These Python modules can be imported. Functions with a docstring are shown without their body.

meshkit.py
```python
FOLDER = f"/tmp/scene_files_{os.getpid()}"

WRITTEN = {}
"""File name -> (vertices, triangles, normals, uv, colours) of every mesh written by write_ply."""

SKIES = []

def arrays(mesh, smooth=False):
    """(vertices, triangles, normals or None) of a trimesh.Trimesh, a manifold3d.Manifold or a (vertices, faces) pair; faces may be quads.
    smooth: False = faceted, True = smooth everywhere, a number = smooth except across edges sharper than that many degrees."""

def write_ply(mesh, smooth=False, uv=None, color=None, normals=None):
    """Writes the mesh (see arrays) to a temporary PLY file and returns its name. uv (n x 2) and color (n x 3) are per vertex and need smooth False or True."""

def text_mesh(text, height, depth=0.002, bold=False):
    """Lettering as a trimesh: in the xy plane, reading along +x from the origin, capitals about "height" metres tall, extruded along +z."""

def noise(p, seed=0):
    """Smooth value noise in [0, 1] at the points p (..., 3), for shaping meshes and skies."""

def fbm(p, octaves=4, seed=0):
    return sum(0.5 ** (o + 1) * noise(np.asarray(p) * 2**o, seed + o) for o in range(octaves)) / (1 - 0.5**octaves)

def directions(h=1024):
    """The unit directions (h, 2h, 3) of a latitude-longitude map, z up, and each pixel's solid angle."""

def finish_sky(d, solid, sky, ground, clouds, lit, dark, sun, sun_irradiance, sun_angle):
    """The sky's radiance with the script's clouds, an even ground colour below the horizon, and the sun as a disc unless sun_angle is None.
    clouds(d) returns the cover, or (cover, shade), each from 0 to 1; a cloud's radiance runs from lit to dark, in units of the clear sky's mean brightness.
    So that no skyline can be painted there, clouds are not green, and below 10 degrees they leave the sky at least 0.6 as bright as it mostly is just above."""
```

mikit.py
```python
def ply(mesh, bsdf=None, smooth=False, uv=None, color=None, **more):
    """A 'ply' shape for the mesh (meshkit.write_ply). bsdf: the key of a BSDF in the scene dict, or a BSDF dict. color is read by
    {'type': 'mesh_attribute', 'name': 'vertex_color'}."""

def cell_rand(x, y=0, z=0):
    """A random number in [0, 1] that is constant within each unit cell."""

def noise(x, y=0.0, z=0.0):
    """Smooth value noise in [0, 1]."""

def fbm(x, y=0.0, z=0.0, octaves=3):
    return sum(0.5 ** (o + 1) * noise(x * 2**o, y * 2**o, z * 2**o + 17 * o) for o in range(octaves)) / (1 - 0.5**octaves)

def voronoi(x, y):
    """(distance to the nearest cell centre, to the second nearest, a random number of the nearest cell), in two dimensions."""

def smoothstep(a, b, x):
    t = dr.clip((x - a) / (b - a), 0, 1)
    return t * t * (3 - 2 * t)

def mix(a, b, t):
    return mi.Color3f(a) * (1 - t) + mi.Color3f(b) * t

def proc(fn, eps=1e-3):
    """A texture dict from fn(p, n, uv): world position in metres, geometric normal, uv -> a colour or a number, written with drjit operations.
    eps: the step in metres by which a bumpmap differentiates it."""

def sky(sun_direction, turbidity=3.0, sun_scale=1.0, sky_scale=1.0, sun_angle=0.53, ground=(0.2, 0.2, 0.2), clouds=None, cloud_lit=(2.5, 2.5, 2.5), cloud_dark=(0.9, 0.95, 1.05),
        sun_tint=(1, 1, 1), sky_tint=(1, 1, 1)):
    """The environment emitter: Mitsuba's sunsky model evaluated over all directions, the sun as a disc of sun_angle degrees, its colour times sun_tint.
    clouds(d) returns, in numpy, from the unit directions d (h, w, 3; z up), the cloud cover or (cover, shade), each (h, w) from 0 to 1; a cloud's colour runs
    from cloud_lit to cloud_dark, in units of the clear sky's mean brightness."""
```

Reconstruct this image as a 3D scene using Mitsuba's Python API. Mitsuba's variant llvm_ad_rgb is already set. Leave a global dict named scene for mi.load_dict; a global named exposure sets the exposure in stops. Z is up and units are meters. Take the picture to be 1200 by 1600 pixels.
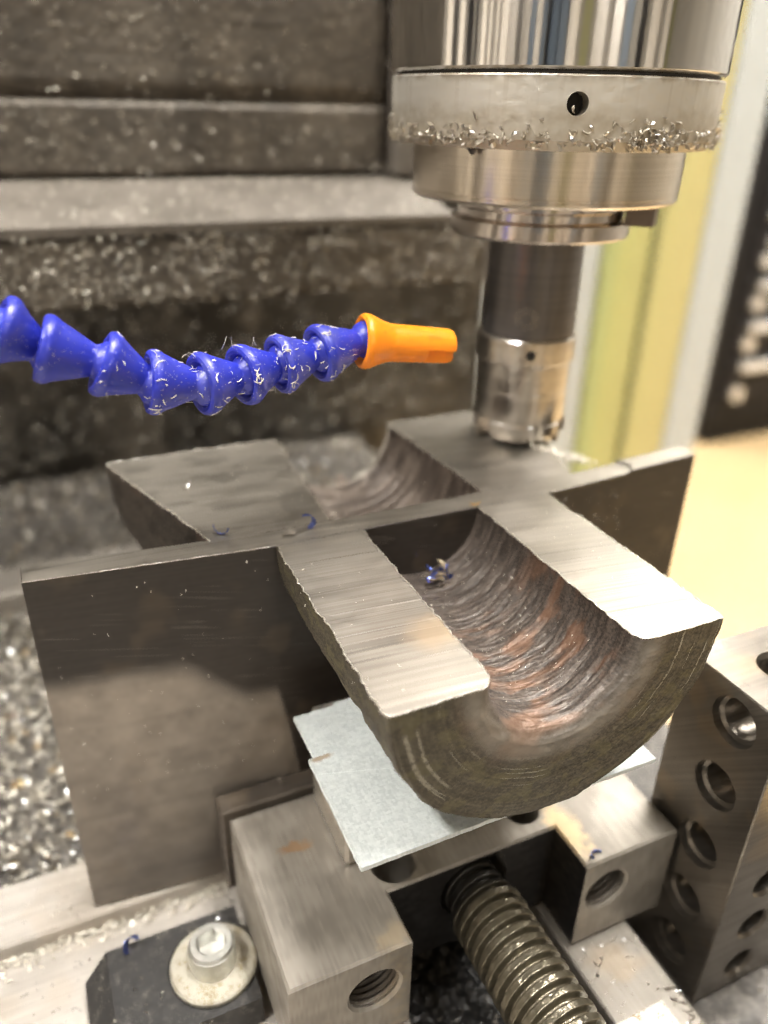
import math, random
import numpy as np, trimesh, manifold3d as m3
import drjit as dr
import mitsuba as mi
import mikit, meshkit
from mikit import noise, fbm, voronoi, smoothstep, mix, cell_rand
from scipy.spatial import cKDTree

random.seed(7)
scene, labels = {'type': 'scene'}, {}
MM = 0.001
T = mi.ScalarTransform4f

# ------------------------------------------------------------------ camera
EYE = np.array([-122.2, -230.27, 137.08])
FWD = np.array([0.37238, 0.80577, -0.46051])
DOWN = np.array([-0.17184, -0.42776, -0.88741])
scene['camera'] = {'type': 'thinlens', 'fov_axis': 'x', 'fov': 2 * math.degrees(math.atan(600 / 1218.9)),
                   'aperture_radius': 0.0029, 'focus_distance': 0.243, 'near_clip': 0.01, 'far_clip': 50.0,
                   'to_world': T().look_at(origin=(EYE * MM).tolist(), target=((EYE + FWD * 100) * MM).tolist(), up=(-DOWN).tolist())}
exposure = 0.24
LAMP = (76.5, 74.0, 69.5)          # radiance of the shop's ceiling lamps, warm white

# ------------------------------------------------------------------ helpers (millimetres in, metres out)
def tm(v, f):
    return trimesh.Trimesh(np.asarray(v, float), np.asarray(f, int), process=False)

def man(mesh):
    if isinstance(mesh, m3.Manifold):
        return mesh
    mesh = trimesh.Trimesh(mesh.vertices, mesh.faces, process=True)
    return m3.Manifold(m3.Mesh(np.asarray(mesh.vertices, np.float32), np.asarray(mesh.faces, np.uint32)))

def tri(m):
    if isinstance(m, m3.Manifold):
        q = m.to_mesh()
        return tm(q.vert_properties[:, :3], q.tri_verts)
    return m

def cat(*ms):
    return trimesh.util.concatenate([tri(m) for m in ms])

def shape(key, mesh, bsdf, smooth=30, **kw):
    mesh = tri(mesh).copy()
    mesh.vertices = mesh.vertices * MM
    scene[key] = mikit.ply(mesh, bsdf, smooth=smooth, **kw)
    return key

def tag(key, label=None, category=None, group=None, kind=None):
    d = {}
    if label: d['label'] = label
    if category: d['category'] = category
    if group: d['group'] = group
    if kind: d['kind'] = kind
    labels[key] = d

def hull(pts):
    return m3.Manifold.hull_points(np.asarray(pts, float))

def rbox(x0, x1, y0, y1, z0, z1, c=0.6):
    """A box with chamfered edges."""
    p = []
    for a, ca in ((x0, c), (x1, -c)):
        for b, cb in ((y0, c), (y1, -c)):
            for d, cd in ((z0, c), (z1, -c)):
                p += [(a, b + cb, d + cd), (a + ca, b, d + cd), (a + ca, b + cb, d)]
    return hull(p)

def cyl(a, b, r, r2=None, n=48):
    a, b = np.asarray(a, float), np.asarray(b, float)
    L = np.linalg.norm(b - a)
    m = m3.Manifold.cylinder(L, r, r if r2 is None else r2, n)
    M = trimesh.geometry.align_vectors([0, 0, 1], (b - a) / L)
    M[:3, 3] = a
    return m.transform(M[:3, :4])

def lathe(profile, n=96, closed=False):
    """profile [(r, z)] about z; ends at r = 0 are closed."""
    pr = np.asarray(profile, float)
    ang = np.arange(n) * 2 * math.pi / n
    v = np.stack([pr[:, 0, None] * np.cos(ang), pr[:, 0, None] * np.sin(ang), np.repeat(pr[:, 1, None], n, 1)], -1).reshape(-1, 3)
    k = len(pr)
    f = []
    for i in range(k if closed else k - 1):
        j = (i + 1) % k
        a = i * n + np.arange(n); b = i * n + (np.arange(n) + 1) % n
        c = j * n + (np.arange(n) + 1) % n; d = j * n + np.arange(n)
        if pr[i, 0] > 1e-9: f.append(np.c_[a, b, c] if pr[j, 0] > 1e-9 else np.c_[a, b, d])
        if pr[j, 0] > 1e-9: f.append(np.c_[a, c, d])
    return tm(v, np.vstack(f))

def orient(mesh, origin, axis):
    M = trimesh.geometry.align_vectors([0, 0, 1], np.asarray(axis, float) / np.linalg.norm(axis))
    M[:3, 3] = origin
    m = mesh.copy(); m.apply_transform(M)
    return m

def tube(path, r, sides=6):
    p = np.asarray(path, float); r = np.broadcast_to(r, len(p))
    t = np.gradient(p, axis=0); t /= np.linalg.norm(t, axis=1, keepdims=True) + 1e-12
    a = np.cross(t, np.where(np.abs(t[:, 2:]) < 0.9, [0, 0, 1.0], [1.0, 0, 0])); a /= np.linalg.norm(a, axis=1, keepdims=True)
    b = np.cross(t, a); g = np.arange(sides) * 2 * math.pi / sides
    v = (p[:, None] + r[:, None, None] * (np.cos(g)[None, :, None] * a[:, None] + np.sin(g)[None, :, None] * b[:, None])).reshape(-1, 3)
    i, j = np.meshgrid(np.arange(len(p) - 1), np.arange(sides), indexing='ij')
    q = np.stack([i * sides + j, i * sides + (j + 1) % sides, (i + 1) * sides + (j + 1) % sides, (i + 1) * sides + j], -1).reshape(-1, 4)
    return tm(v, np.vstack([q[:, [0, 1, 2]], q[:, [0, 2, 3]]]))

def ribbon(path, side, w, th=0.12):
    """A bent metal strip with thickness: path (n,3), side (n,3) the width direction."""
    p, s = np.asarray(path, float), np.asarray(side, float)
    s = s / (np.linalg.norm(s, axis=1, keepdims=True) + 1e-12)
    t = np.gradient(p, axis=0); n = np.cross(t, s); n /= np.linalg.norm(n, axis=1, keepdims=True) + 1e-12
    w = np.broadcast_to(w, len(p))[:, None] / 2
    v = np.stack([p - s * w - n * th, p + s * w - n * th, p + s * w + n * th, p - s * w + n * th], 1).reshape(-1, 3)
    k = len(p); f = []
    for j in range(4):
        a = np.arange(k - 1) * 4 + j; b = np.arange(k - 1) * 4 + (j + 1) % 4
        f += [np.c_[a, b, b + 4], np.c_[a, b + 4, a + 4]]
    f.append(np.array([[0, 2, 1], [0, 3, 2], [4 * k - 4, 4 * k - 3, 4 * k - 2], [4 * k - 4, 4 * k - 2, 4 * k - 1]]))
    return tm(v, np.vstack(f))

def rot(rng):
    return trimesh.transformations.random_rotation_matrix(rng.random(3))[:3, :3]

def curl(rng, R=2.0, turn=1.2, w=1.5, pitch=0.6, n=12, th=0.12, taper=True):
    """A curled machining chip about the origin."""
    a = np.linspace(0, turn * 2 * math.pi, n)
    r = R * (1 + 0.15 * a)
    p = np.c_[r * np.cos(a), r * np.sin(a), pitch * a]
    p -= p.mean(0)
    s = np.c_[0.25 * np.cos(a), 0.25 * np.sin(a), np.ones(n)]
    ww = w * (np.sin(np.linspace(0.25, math.pi - 0.25, n)) ** 0.5 if taper else np.ones(n)) * rng.uniform(.8, 1.2, n)
    return ribbon(p, s, ww, th)

def prism(poly, z0, z1, c=0.6):
    """Straight extrusion of a simple polygon (ccw) with a chamfered top edge of c."""
    P = np.asarray(poly, float); n = len(P)
    e = np.roll(P, -1, 0) - P; e /= np.linalg.norm(e, axis=1, keepdims=True)
    nn = np.c_[-e[:, 1], e[:, 0]]; pn = np.roll(nn, 1, 0)
    inset = P + (nn + pn) / (1 + (nn * pn).sum(1, keepdims=True)) * c
    rings = [(P, z0), (P, z1 - c), (inset, z1)]
    v = np.vstack([np.c_[r, np.full(n, z)] for r, z in rings])
    f = []
    for k in range(2):
        a = k * n + np.arange(n); b = k * n + (np.arange(n) + 1) % n
        f += [np.c_[a, b, b + n], np.c_[a, b + n, a + n]]
    t = np.array(m3.triangulate([P]))
    f += [t[:, ::-1], np.array(m3.triangulate([inset])) + 2 * n]
    return tm(v, np.vstack(f))

# ------------------------------------------------------------------ materials (coordinates in millimetres)
def mm3(p):
    return p.x * 1000.0, p.y * 1000.0, p.z * 1000.0

def lines(u, v, k):
    """Fine machining marks: streaks along u, k per millimetre across v."""
    return noise(u * 0.035, v * k) * 0.5 + noise(u * 0.012 + 9, v * k * 2.3) * 0.3 + noise(u * 0.1, v * k * 0.35) * 0.2

def marks(x, w):
    a = smoothstep(0.74, 0.84, noise(w * 0.75, x * 0.006)) * smoothstep(.3, .7, noise(x * .03, w * .75 + 40))
    b = smoothstep(0.76, 0.86, noise(w * 1.3 + 70, x * 0.008)) * smoothstep(.35, .7, noise(x * .04, w * 1.3 + 90))
    return a, b

def milled_color(p, n, uv):
    x, y, z = mm3(p)
    w = y + 0.10 * x + 0.0004 * x * x
    s = noise(x * .02, w * 1.5) * .6 + noise(x * .03 + 9, w * 3.4) * .4
    c = mix((0.275, 0.250, 0.216), (0.345, 0.315, 0.273), smoothstep(0.1, 0.9, s))
    dk, lt = marks(x, w)
    c = c * (1 - .25 * dk) + mi.Color3f(.10, .097, .09) * lt
    blot = fbm(x * 0.03 + 5, y * 0.045, 0)
    c = c * (0.74 + 0.5 * blot)
    d = dr.sqrt(dr.square((x + 27) / 13) + dr.square((y + 66) / 11)) + 0.5 * (fbm(x * .15, y * .15) - .5)
    tan = smoothstep(1.1, 0.2, d) * 0.75
    c = mix(c, (0.50, 0.39, 0.27), tan)
    oil = smoothstep(0.56, 0.68, fbm(x * 0.05 + 31, y * 0.11 + 3)) * smoothstep(-5, 20, y)
    return c * (1 - 0.22 * oil)

def milled_rough(p, n, uv):
    x, y, z = mm3(p)
    return 0.34 + 0.2 * fbm(x * 0.06, y * 0.2, 4) + 0.06 * noise(x * .2, y * 3)

def milled_bump(p, n, uv):
    x, y, z = mm3(p)
    w = y + 0.10 * x + 0.0004 * x * x
    return 0.000012 * (noise(x * .02, w * 1.5) + .5 * noise(x * .03 + 9, w * 3.4) + 0.3 * noise(x * 0.5, w * 4))

def scale_color(p, n, uv):
    """Mill scale and rough ground steel of the workpiece."""
    x, y, z = mm3(p)
    g = fbm(x * 0.12, y * 0.12, z * 0.12)
    f = fbm(x * 1.1, y * 1.1, z * 1.1)
    c = mix((0.024, 0.019, 0.0155), (0.062, 0.05, 0.04), smoothstep(0.3, 0.75, 0.5 * g + 0.5 * f))
    rust = smoothstep(0.57, 0.72, fbm(x * 0.05 + 3, y * 0.09 + 8, z * 0.05)) * 0.6
    c = mix(c, (0.12, 0.07, 0.045), rust * .5)
    r = dr.sqrt(x * x + z * z)
    an = dr.atan2(-z, x + 1e-4)
    g2 = noise(an * 2.5, (y + 2.5 * fbm(x * .06, y * .06, z * .06)) * .55)
    b = mix((0.055, 0.042, 0.034), (0.135, 0.107, 0.087), smoothstep(.25, .75, .6 * g2 + .4 * f))
    b = mix(b, (0.38, 0.345, 0.295), smoothstep(90.5, 93.5, y) * (.45 + .5 * f))
    return mix(b, c, smoothstep(34, 40, r))

def plate_reflection(x, z):  # mask of the reflection painted on the lower front face
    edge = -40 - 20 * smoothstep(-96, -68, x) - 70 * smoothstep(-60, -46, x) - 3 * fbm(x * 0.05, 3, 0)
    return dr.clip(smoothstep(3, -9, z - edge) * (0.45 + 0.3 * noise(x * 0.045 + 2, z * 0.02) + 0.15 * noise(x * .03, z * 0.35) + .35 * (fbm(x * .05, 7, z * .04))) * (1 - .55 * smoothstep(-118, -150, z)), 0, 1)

def plate_color(p, n, uv):
    x, y, z = mm3(p)
    g = fbm(x * 0.03, 0, z * 0.03)
    s = noise(x * 0.05, z * 1.1) * 0.5 + 0.5 * fbm(x * 0.5, y * .5, z * 0.5)
    c = mix((0.017, 0.0132, 0.0105), (0.036, 0.0285, 0.023), 0.5 * g + 0.5 * s)
    # reflection painted on as a brighter patch with a wavy upper border
    reflection = plate_reflection(x, z) * (.7 + .6 * fbm(x * .13, 5, z * .09))
    scr = smoothstep(.80, .86, noise(x * .05 + z * .02, z * 1.3 + x * .25)) * smoothstep(.5, .7, fbm(x * .06, 9, z * .06))
    c = c + mi.Color3f(.025, .0225, .02) * scr
    c = mix(c, (0.37, 0.325, 0.28), reflection * 0.8)
    rust = smoothstep(0.62, 0.8, fbm(x * 0.07 + 3, 8, z * 0.05)) * 0.15
    return mix(c, (0.20, 0.135, 0.07), rust * .7)

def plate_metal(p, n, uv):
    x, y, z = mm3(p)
    return 0.2 + 0.6 * plate_reflection(x, z)

def plate_rough(p, n, uv):
    x, y, z = mm3(p)
    return 0.30 + 0.25 * fbm(x * 0.2, y, z * 0.2)

def plate_bump(p, n, uv):
    x, y, z = mm3(p)
    return 0.00022 * (fbm(x * 0.9, y * .9, z * 0.9) + 0.5 * noise(x * 0.06, z * 2.2))

def bore_color(p, n, uv):
    x, y, z = mm3(p)
    r = dr.sqrt(x * x + z * z)
    an0 = dr.atan2(-z, x + 1e-4)
    g = 0.6 * noise(an0 * 3.0, (y + 2.2 * fbm(x * .06, y * .06, z * .06)) * 0.9) + .4 * noise(an0 * 5, y * 2.0)
    f = fbm(x * 1.4, y * 1.4, z * 1.4)
    inner = smoothstep(40, 30, r)
    end = mix((0.048, 0.041, 0.030), (0.098, 0.085, 0.061), smoothstep(0.32, 0.7, 0.6 * f + 0.25 * fbm(x * .3, y * .3, z * .3) + 0.15 * noise(r * 1.3, x * .05, z * .05)))
    an = dr.atan2(-z, x + 1e-4)
    rw = r + 1.3 * fbm(x * .07, z * .07, 1)
    end = end * (0.68 + 0.64 * (0.55 * noise(rw * 1.25, an * 1.4) + .45 * noise(rw * 2.6, an * 2.2)))
    ol = smoothstep(0.5, 0.66, fbm(x * 0.22, y * .2, z * 0.22 + 4)) * 0.4
    end = mix(end, (0.13, 0.115, 0.055), ol)
    ring = smoothstep(0.76, 0.84, noise(rw * 1.9, an * 1.1 + 5)) * smoothstep(.42, .62, noise(an * 3.2, r * .12, 7)) * smoothstep(.3, .5, fbm(x * 1.2, y * 1.2, z * 1.2))
    end = mix(end, (0.36, 0.335, 0.275), ring * 0.6)
    c = mix((0.040, 0.032, 0.027), (0.105, 0.084, 0.070), smoothstep(0.3, 0.75, 0.45 * g + 0.55 * f))
    rust = smoothstep(0.50, 0.74, fbm(x * 0.08 + 2, y * 0.22 + 1, z * 0.08)) * smoothstep(-25, -50, y)
    c = mix(c, (0.20, 0.10, 0.055), rust * 0.5)
    c = mix(end, c, inner)
    bare = smoothstep(7.0, 0.5, dr.abs(r - 30.5)) * smoothstep(-80, -91, y) * (.35 + .65 * fbm(x * .2, y * .3, z * .2))
    return mix(c, (0.30, 0.275, 0.235), bare * 0.75)

def bore_rough(p, n, uv):
    x, y, z = mm3(p)
    return 0.33 + 0.3 * fbm(x * 0.5, y * 0.5, z * 0.5)

def bore_bump(p, n, uv):
    x, y, z = mm3(p)
    r = dr.sqrt(x * x + z * z)
    an = dr.atan2(-z, x + 1e-4)
    rw = r + 1.3 * fbm(x * .07, z * .07, 1)
    face = 0.00016 * noise(rw * 1.25, an * 1.4) + 0.00008 * noise(rw * 2.6, an * 2.2)
    yw = y + 2.2 * fbm(x * .06, y * .06, z * .06)
    bore = 0.00030 * noise(an * 3.0, yw * 0.9) + 0.00014 * noise(an * 6, yw * 2.2)
    k = smoothstep(-90, -92, y)
    return bore * (1 - k) + face * k + 0.00012 * fbm(x * 0.9, y * .9, z * 0.9)

def ground_steel(lo, hi, ax, stain=0.0, seed=0):
    def color(p, n, uv):
        x, y, z = mm3(p)
        u, v = (x, y + z) if ax == 0 else (y + z, x)
        s = lines(u, v, 1.1)
        f = fbm(x * 0.06 + seed, y * 0.06, z * 0.06)
        c = mix(lo, hi, smoothstep(0.2, 0.8, 0.5 * s + 0.5 * f))
        sp = smoothstep(0.70, 0.78, fbm(x * 0.55 + seed, y * 0.55, z * 0.55)) * smoothstep(.45, .6, f)
        c = c * (1 - 0.35 * sp)
        if stain:
            st = smoothstep(0.55, 0.72, fbm(x * 0.045 + seed + 4, y * 0.06, z * 0.05)) * stain
            c = mix(c, (0.40, 0.27, 0.13), st)
        return c
    return color

def ground_rough(a, b):
    def fn(p, n, uv):
        x, y, z = mm3(p)
        return a + b * fbm(x * 0.09, y * 0.09, z * 0.09 + 2) + 0.08 * noise(x * 1.3, y * 1.3, z * 1.3)
    return fn

def fine_bump(h, k):
    def fn(p, n, uv):
        x, y, z = mm3(p)
        return h * fbm(x * k, y * k, z * k)
    return fn

def princ(color, rough, metallic=0.0, bump=None, **kw):
    col = mikit.proc(color) if callable(color) else {'type': 'rgb', 'value': list(color)}
    b = {'type': 'principled', 'base_color': col, 'metallic': mikit.proc(metallic) if callable(metallic) else float(metallic),
         'roughness': mikit.proc(rough) if callable(rough) else float(rough), **kw}
    if bump:
        b = {'type': 'bumpmap', 'arbitrary': mikit.proc(bump, eps=1.2e-4), 'scale': 1.0, 'bsdf': b}
    return {'type': 'twosided', 'bsdf': b}

def top_mask(p, n, uv):
    return dr.select((n.z > 0.9) & (p.z > -0.00006), mi.Float(1.0), mi.Float(0.0))

def blend(mask, a, b):
    return {'type': 'blendbsdf', 'weight': mikit.proc(mask), 'a': a, 'b': b}

MILLED = princ(milled_color, milled_rough, 0.92, milled_bump)
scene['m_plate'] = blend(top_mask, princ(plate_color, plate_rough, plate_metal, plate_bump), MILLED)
scene['m_pipe'] = blend(top_mask, princ(bore_color, bore_rough, 0.35, bore_bump), MILLED)
scene['m_pipe_rear'] = blend(top_mask, princ(scale_color, bore_rough, 0.35, bore_bump), MILLED)
scene['m_burr'] = princ((0.72, 0.68, 0.62), 0.3, 0.9)

def jaw_color(p, n, uv):
    x, y, z = mm3(p)
    c = mix((0.205, 0.184, 0.157), (0.29, 0.264, 0.228), smoothstep(.25, .75, .75 * fbm(x * .09, y * .09, z * .09 + 3) + .25 * noise(x * 1.2, y * .15, z * .15)))
    f = fbm(x * 0.4, y * 0.4, z * .4)
    d = dr.sqrt(dr.square((x + 65 + 0.3 * (y + 33)) / 7.5) + dr.square((y + 33) / 3.2)) + 1.2 * (f - .5)
    c = mix(c, (0.30, 0.18, 0.09), smoothstep(1.0, 0.55, d) * 0.8)
    d = dr.sqrt(dr.square((x - 35) / 7) + dr.square((y + 66) / 15)) + 1.0 * (f - .5)
    c = mix(c, (0.62, 0.46, 0.26), smoothstep(1.2, 0.3, d) * 0.75)
    d = dr.sqrt(dr.square((x + 45) / 9) + dr.square((y + 80) / 5)) + 1.0 * (f - .5)
    c = mix(c, (0.48, 0.36, 0.2), smoothstep(1.2, 0.3, d) * 0.35)
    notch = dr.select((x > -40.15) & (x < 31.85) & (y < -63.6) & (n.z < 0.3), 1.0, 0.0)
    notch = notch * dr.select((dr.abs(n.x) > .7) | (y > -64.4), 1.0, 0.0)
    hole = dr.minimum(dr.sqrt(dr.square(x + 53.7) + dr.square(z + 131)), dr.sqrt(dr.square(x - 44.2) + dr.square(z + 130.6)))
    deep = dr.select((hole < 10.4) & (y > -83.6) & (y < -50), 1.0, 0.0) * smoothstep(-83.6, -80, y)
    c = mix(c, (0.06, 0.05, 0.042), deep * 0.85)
    grease_and_shade = (0.014, 0.013, 0.0135)  # notch walls: their shade and dark reflection painted in near-black
    c = mix(c, grease_and_shade, notch * (0.9 + 0.1 * f))
    return c

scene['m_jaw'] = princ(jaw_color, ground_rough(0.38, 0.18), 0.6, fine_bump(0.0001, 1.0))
scene['m_dark_jaw'] = princ(ground_steel((0.075, 0.063, 0.053), (0.125, 0.108, 0.092), 0, 0.1, 8), ground_rough(0.25, 0.2), 0.7, fine_bump(0.0001, 1.0))  # jaw plate: dark reflection of the workpiece put into the base colour
scene['m_bed'] = princ(ground_steel((0.24, 0.217, 0.187), (0.34, 0.312, 0.275), 1, 0.25, 12), ground_rough(0.33, 0.25), 0.7, fine_bump(0.00012, 0.9))
scene['m_table'] = princ(ground_steel((0.36, 0.33, 0.295), (0.46, 0.425, 0.385), 0, 0.12, 21), ground_rough(0.4, 0.25), 0.45, fine_bump(0.00012, 0.9))
scene['m_block'] = princ(ground_steel((0.145, 0.128, 0.108), (0.215, 0.193, 0.167), 0, 0.2, 33), ground_rough(0.16, 0.14), 0.9, fine_bump(0.00008, 0.9))
scene['m_support'] = princ(ground_steel((0.46, 0.425, 0.375), (0.60, 0.56, 0.50), 0, 0.12, 41), ground_rough(0.25, 0.15), 0.85, fine_bump(0.00006, 0.9))

def zinc_color(p, n, uv):
    x, y, z = mm3(p)
    a, b, r = voronoi(x * 0.9 + 0.3 * noise(x, y), y * 0.9)
    s = noise(x * 2.2, y * 0.5) * 0.5 + noise(x * 0.6, y * 2.0, 3) * 0.5
    c = mix((0.47, 0.51, 0.505), (0.68, 0.715, 0.705), 0.45 * r + 0.55 * s)
    c = c * (0.88 + 0.24 * fbm(x * .05, y * .05))
    sc = smoothstep(0.985, 1.0, 1 - dr.abs(dr.sin((x * 0.28 + y * 0.9) * 0.07 + 1.3))) * 0.2
    c = c * (1 + sc)
    d = dr.sqrt(dr.square((x + 58) / 5) + dr.square((y + 45) / 1.5)) + (fbm(x * .7, y * .7) - .5)
    return mix(c, (0.33, 0.24, 0.15), smoothstep(1.0, 0.4, d) * 0.8)

scene['m_zinc'] = princ(zinc_color, ground_rough(0.38, 0.2), 0.15, fine_bump(0.00008, 2.0))
scene['m_label'] = princ(lambda p, n, uv: mix((0.50, 0.48, 0.43), (0.26, 0.19, 0.11), smoothstep(0.66, 0.74, fbm(p.x * 900, p.y * 900, 1))), 0.45)
scene['m_black_oxide'] = princ(ground_steel((0.045, 0.044, 0.046), (0.085, 0.08, 0.078), 0, 0.0, 55), ground_rough(0.3, 0.25), 0.4, fine_bump(0.0001, 1.5))

def dusty(base, dust, lo, hi, k=0.35):
    def fn(p, n, uv):
        x, y, z = mm3(p)
        f = 0.6 * fbm(x * k, y * k, z * k) + 0.4 * noise(x * 2.5, y * 2.5, z * 2.5)
        return mix(base, dust, smoothstep(lo, hi, f))
    return fn

scene['m_clamp'] = princ(dusty((0.012, 0.011, 0.0105), (0.10, 0.09, 0.077), 0.5, 0.85), 0.6, 0.0, fine_bump(0.00012, 1.5))
scene['m_bolt'] = princ(dusty((0.50, 0.50, 0.47), (0.60, 0.59, 0.55), 0.3, 0.7), 0.42, 1.0)
scene['m_washer'] = princ(dusty((0.40, 0.375, 0.315), (0.26, 0.22, 0.14), 0.45, 0.75), 0.45, 0.5, fine_bump(0.00008, 1.2))

def screw_color(p, n, uv):
    x, y, z = mm3(p)
    f = fbm(x * .5, y * .5, z * .5)
    c = mix((0.085, 0.073, 0.049), (0.165, 0.143, 0.100), f)
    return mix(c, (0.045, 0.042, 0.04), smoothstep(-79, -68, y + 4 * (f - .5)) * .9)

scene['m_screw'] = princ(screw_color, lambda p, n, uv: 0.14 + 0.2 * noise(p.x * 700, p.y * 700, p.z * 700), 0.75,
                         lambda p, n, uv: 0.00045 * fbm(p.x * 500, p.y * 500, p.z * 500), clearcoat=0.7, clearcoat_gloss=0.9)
scene['m_grime'] = princ(dusty((0.02, 0.02, 0.02), (0.11, 0.10, 0.09), 0.5, 0.8, 0.6), 0.35, 0.3, fine_bump(0.0006, 0.7))

scene['m_chrome'] = princ(lambda p, n, uv: mix((0.60, 0.585, 0.57), (0.74, 0.725, 0.70), noise(p.x * 300, p.y * 300, p.z * 12)), lambda p, n, uv: 0.05 + 0.06 * fbm(p.x * 160, p.y * 160, p.z * 60), 1.0, fine_bump(0.000012, 0.25))

def collar_color(p, n, uv):
    x, y, z = mm3(p)
    a = dr.atan2(y - 62.4, x - 82.3) * 63
    low = smoothstep(142, 133, z + 5 * (fbm(a * 0.15, z * .3) - .5))
    drip = smoothstep(0.55, 0.8, noise(a * 0.55, z * 0.03)) * smoothstep(130, 150, z) * .25
    c = mix((0.60, 0.575, 0.52), (0.36, 0.31, 0.23), dr.clip(low * (0.35 + 0.55 * fbm(a * .4, z * .4)) + drip, 0, 1))
    rim = smoothstep(144.5, 148, z) * smoothstep(.35, .7, fbm(a * .2, z * .2, 6))
    c = mix(c, (0.22, 0.17, 0.10), rim * 0.7)
    return c

scene['m_collar'] = princ(collar_color, ground_rough(0.3, 0.3), 0.75, fine_bump(0.0003, 0.35))

def brushed(lo, hi, k=2.2):
    def fn(p, n, uv):
        x, y, z = mm3(p)
        return mix(lo, hi, 0.6 * noise(z * k, x * .01) + 0.4 * noise(z * k * 3.1, x * .02))
    return fn

scene['m_nose'] = princ(brushed((0.60, 0.53, 0.44), (0.74, 0.665, 0.57)), 0.2, 1.0, lambda p, n, uv: 0.00002 * noise(p.z * 3500, p.x * 30))
scene['m_flange'] = princ(brushed((0.52, 0.47, 0.43), (0.68, 0.62, 0.57)), 0.16, 1.0, lambda p, n, uv: 0.00002 * noise(p.z * 3500, p.x * 30))
scene['m_key'] = princ((0.14, 0.11, 0.085), 0.45, 0.5)
scene['m_shank'] = princ(brushed((0.10, 0.095, 0.095), (0.15, 0.14, 0.14), 1.2), 0.3, 0.8, lambda p, n, uv: 0.00002 * noise(p.z * 3500, p.x * 30))
scene['m_cutter'] = princ(brushed((0.50, 0.46, 0.42), (0.70, 0.66, 0.61), 0.7), 0.2, 1.0, lambda p, n, uv: 0.00003 * noise(p.z * 1500, p.x * 300))
scene['m_carbide'] = princ((0.24, 0.21, 0.17), 0.35, 0.8)
scene['m_black'] = princ((0.012, 0.011, 0.01), 0.6)

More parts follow.
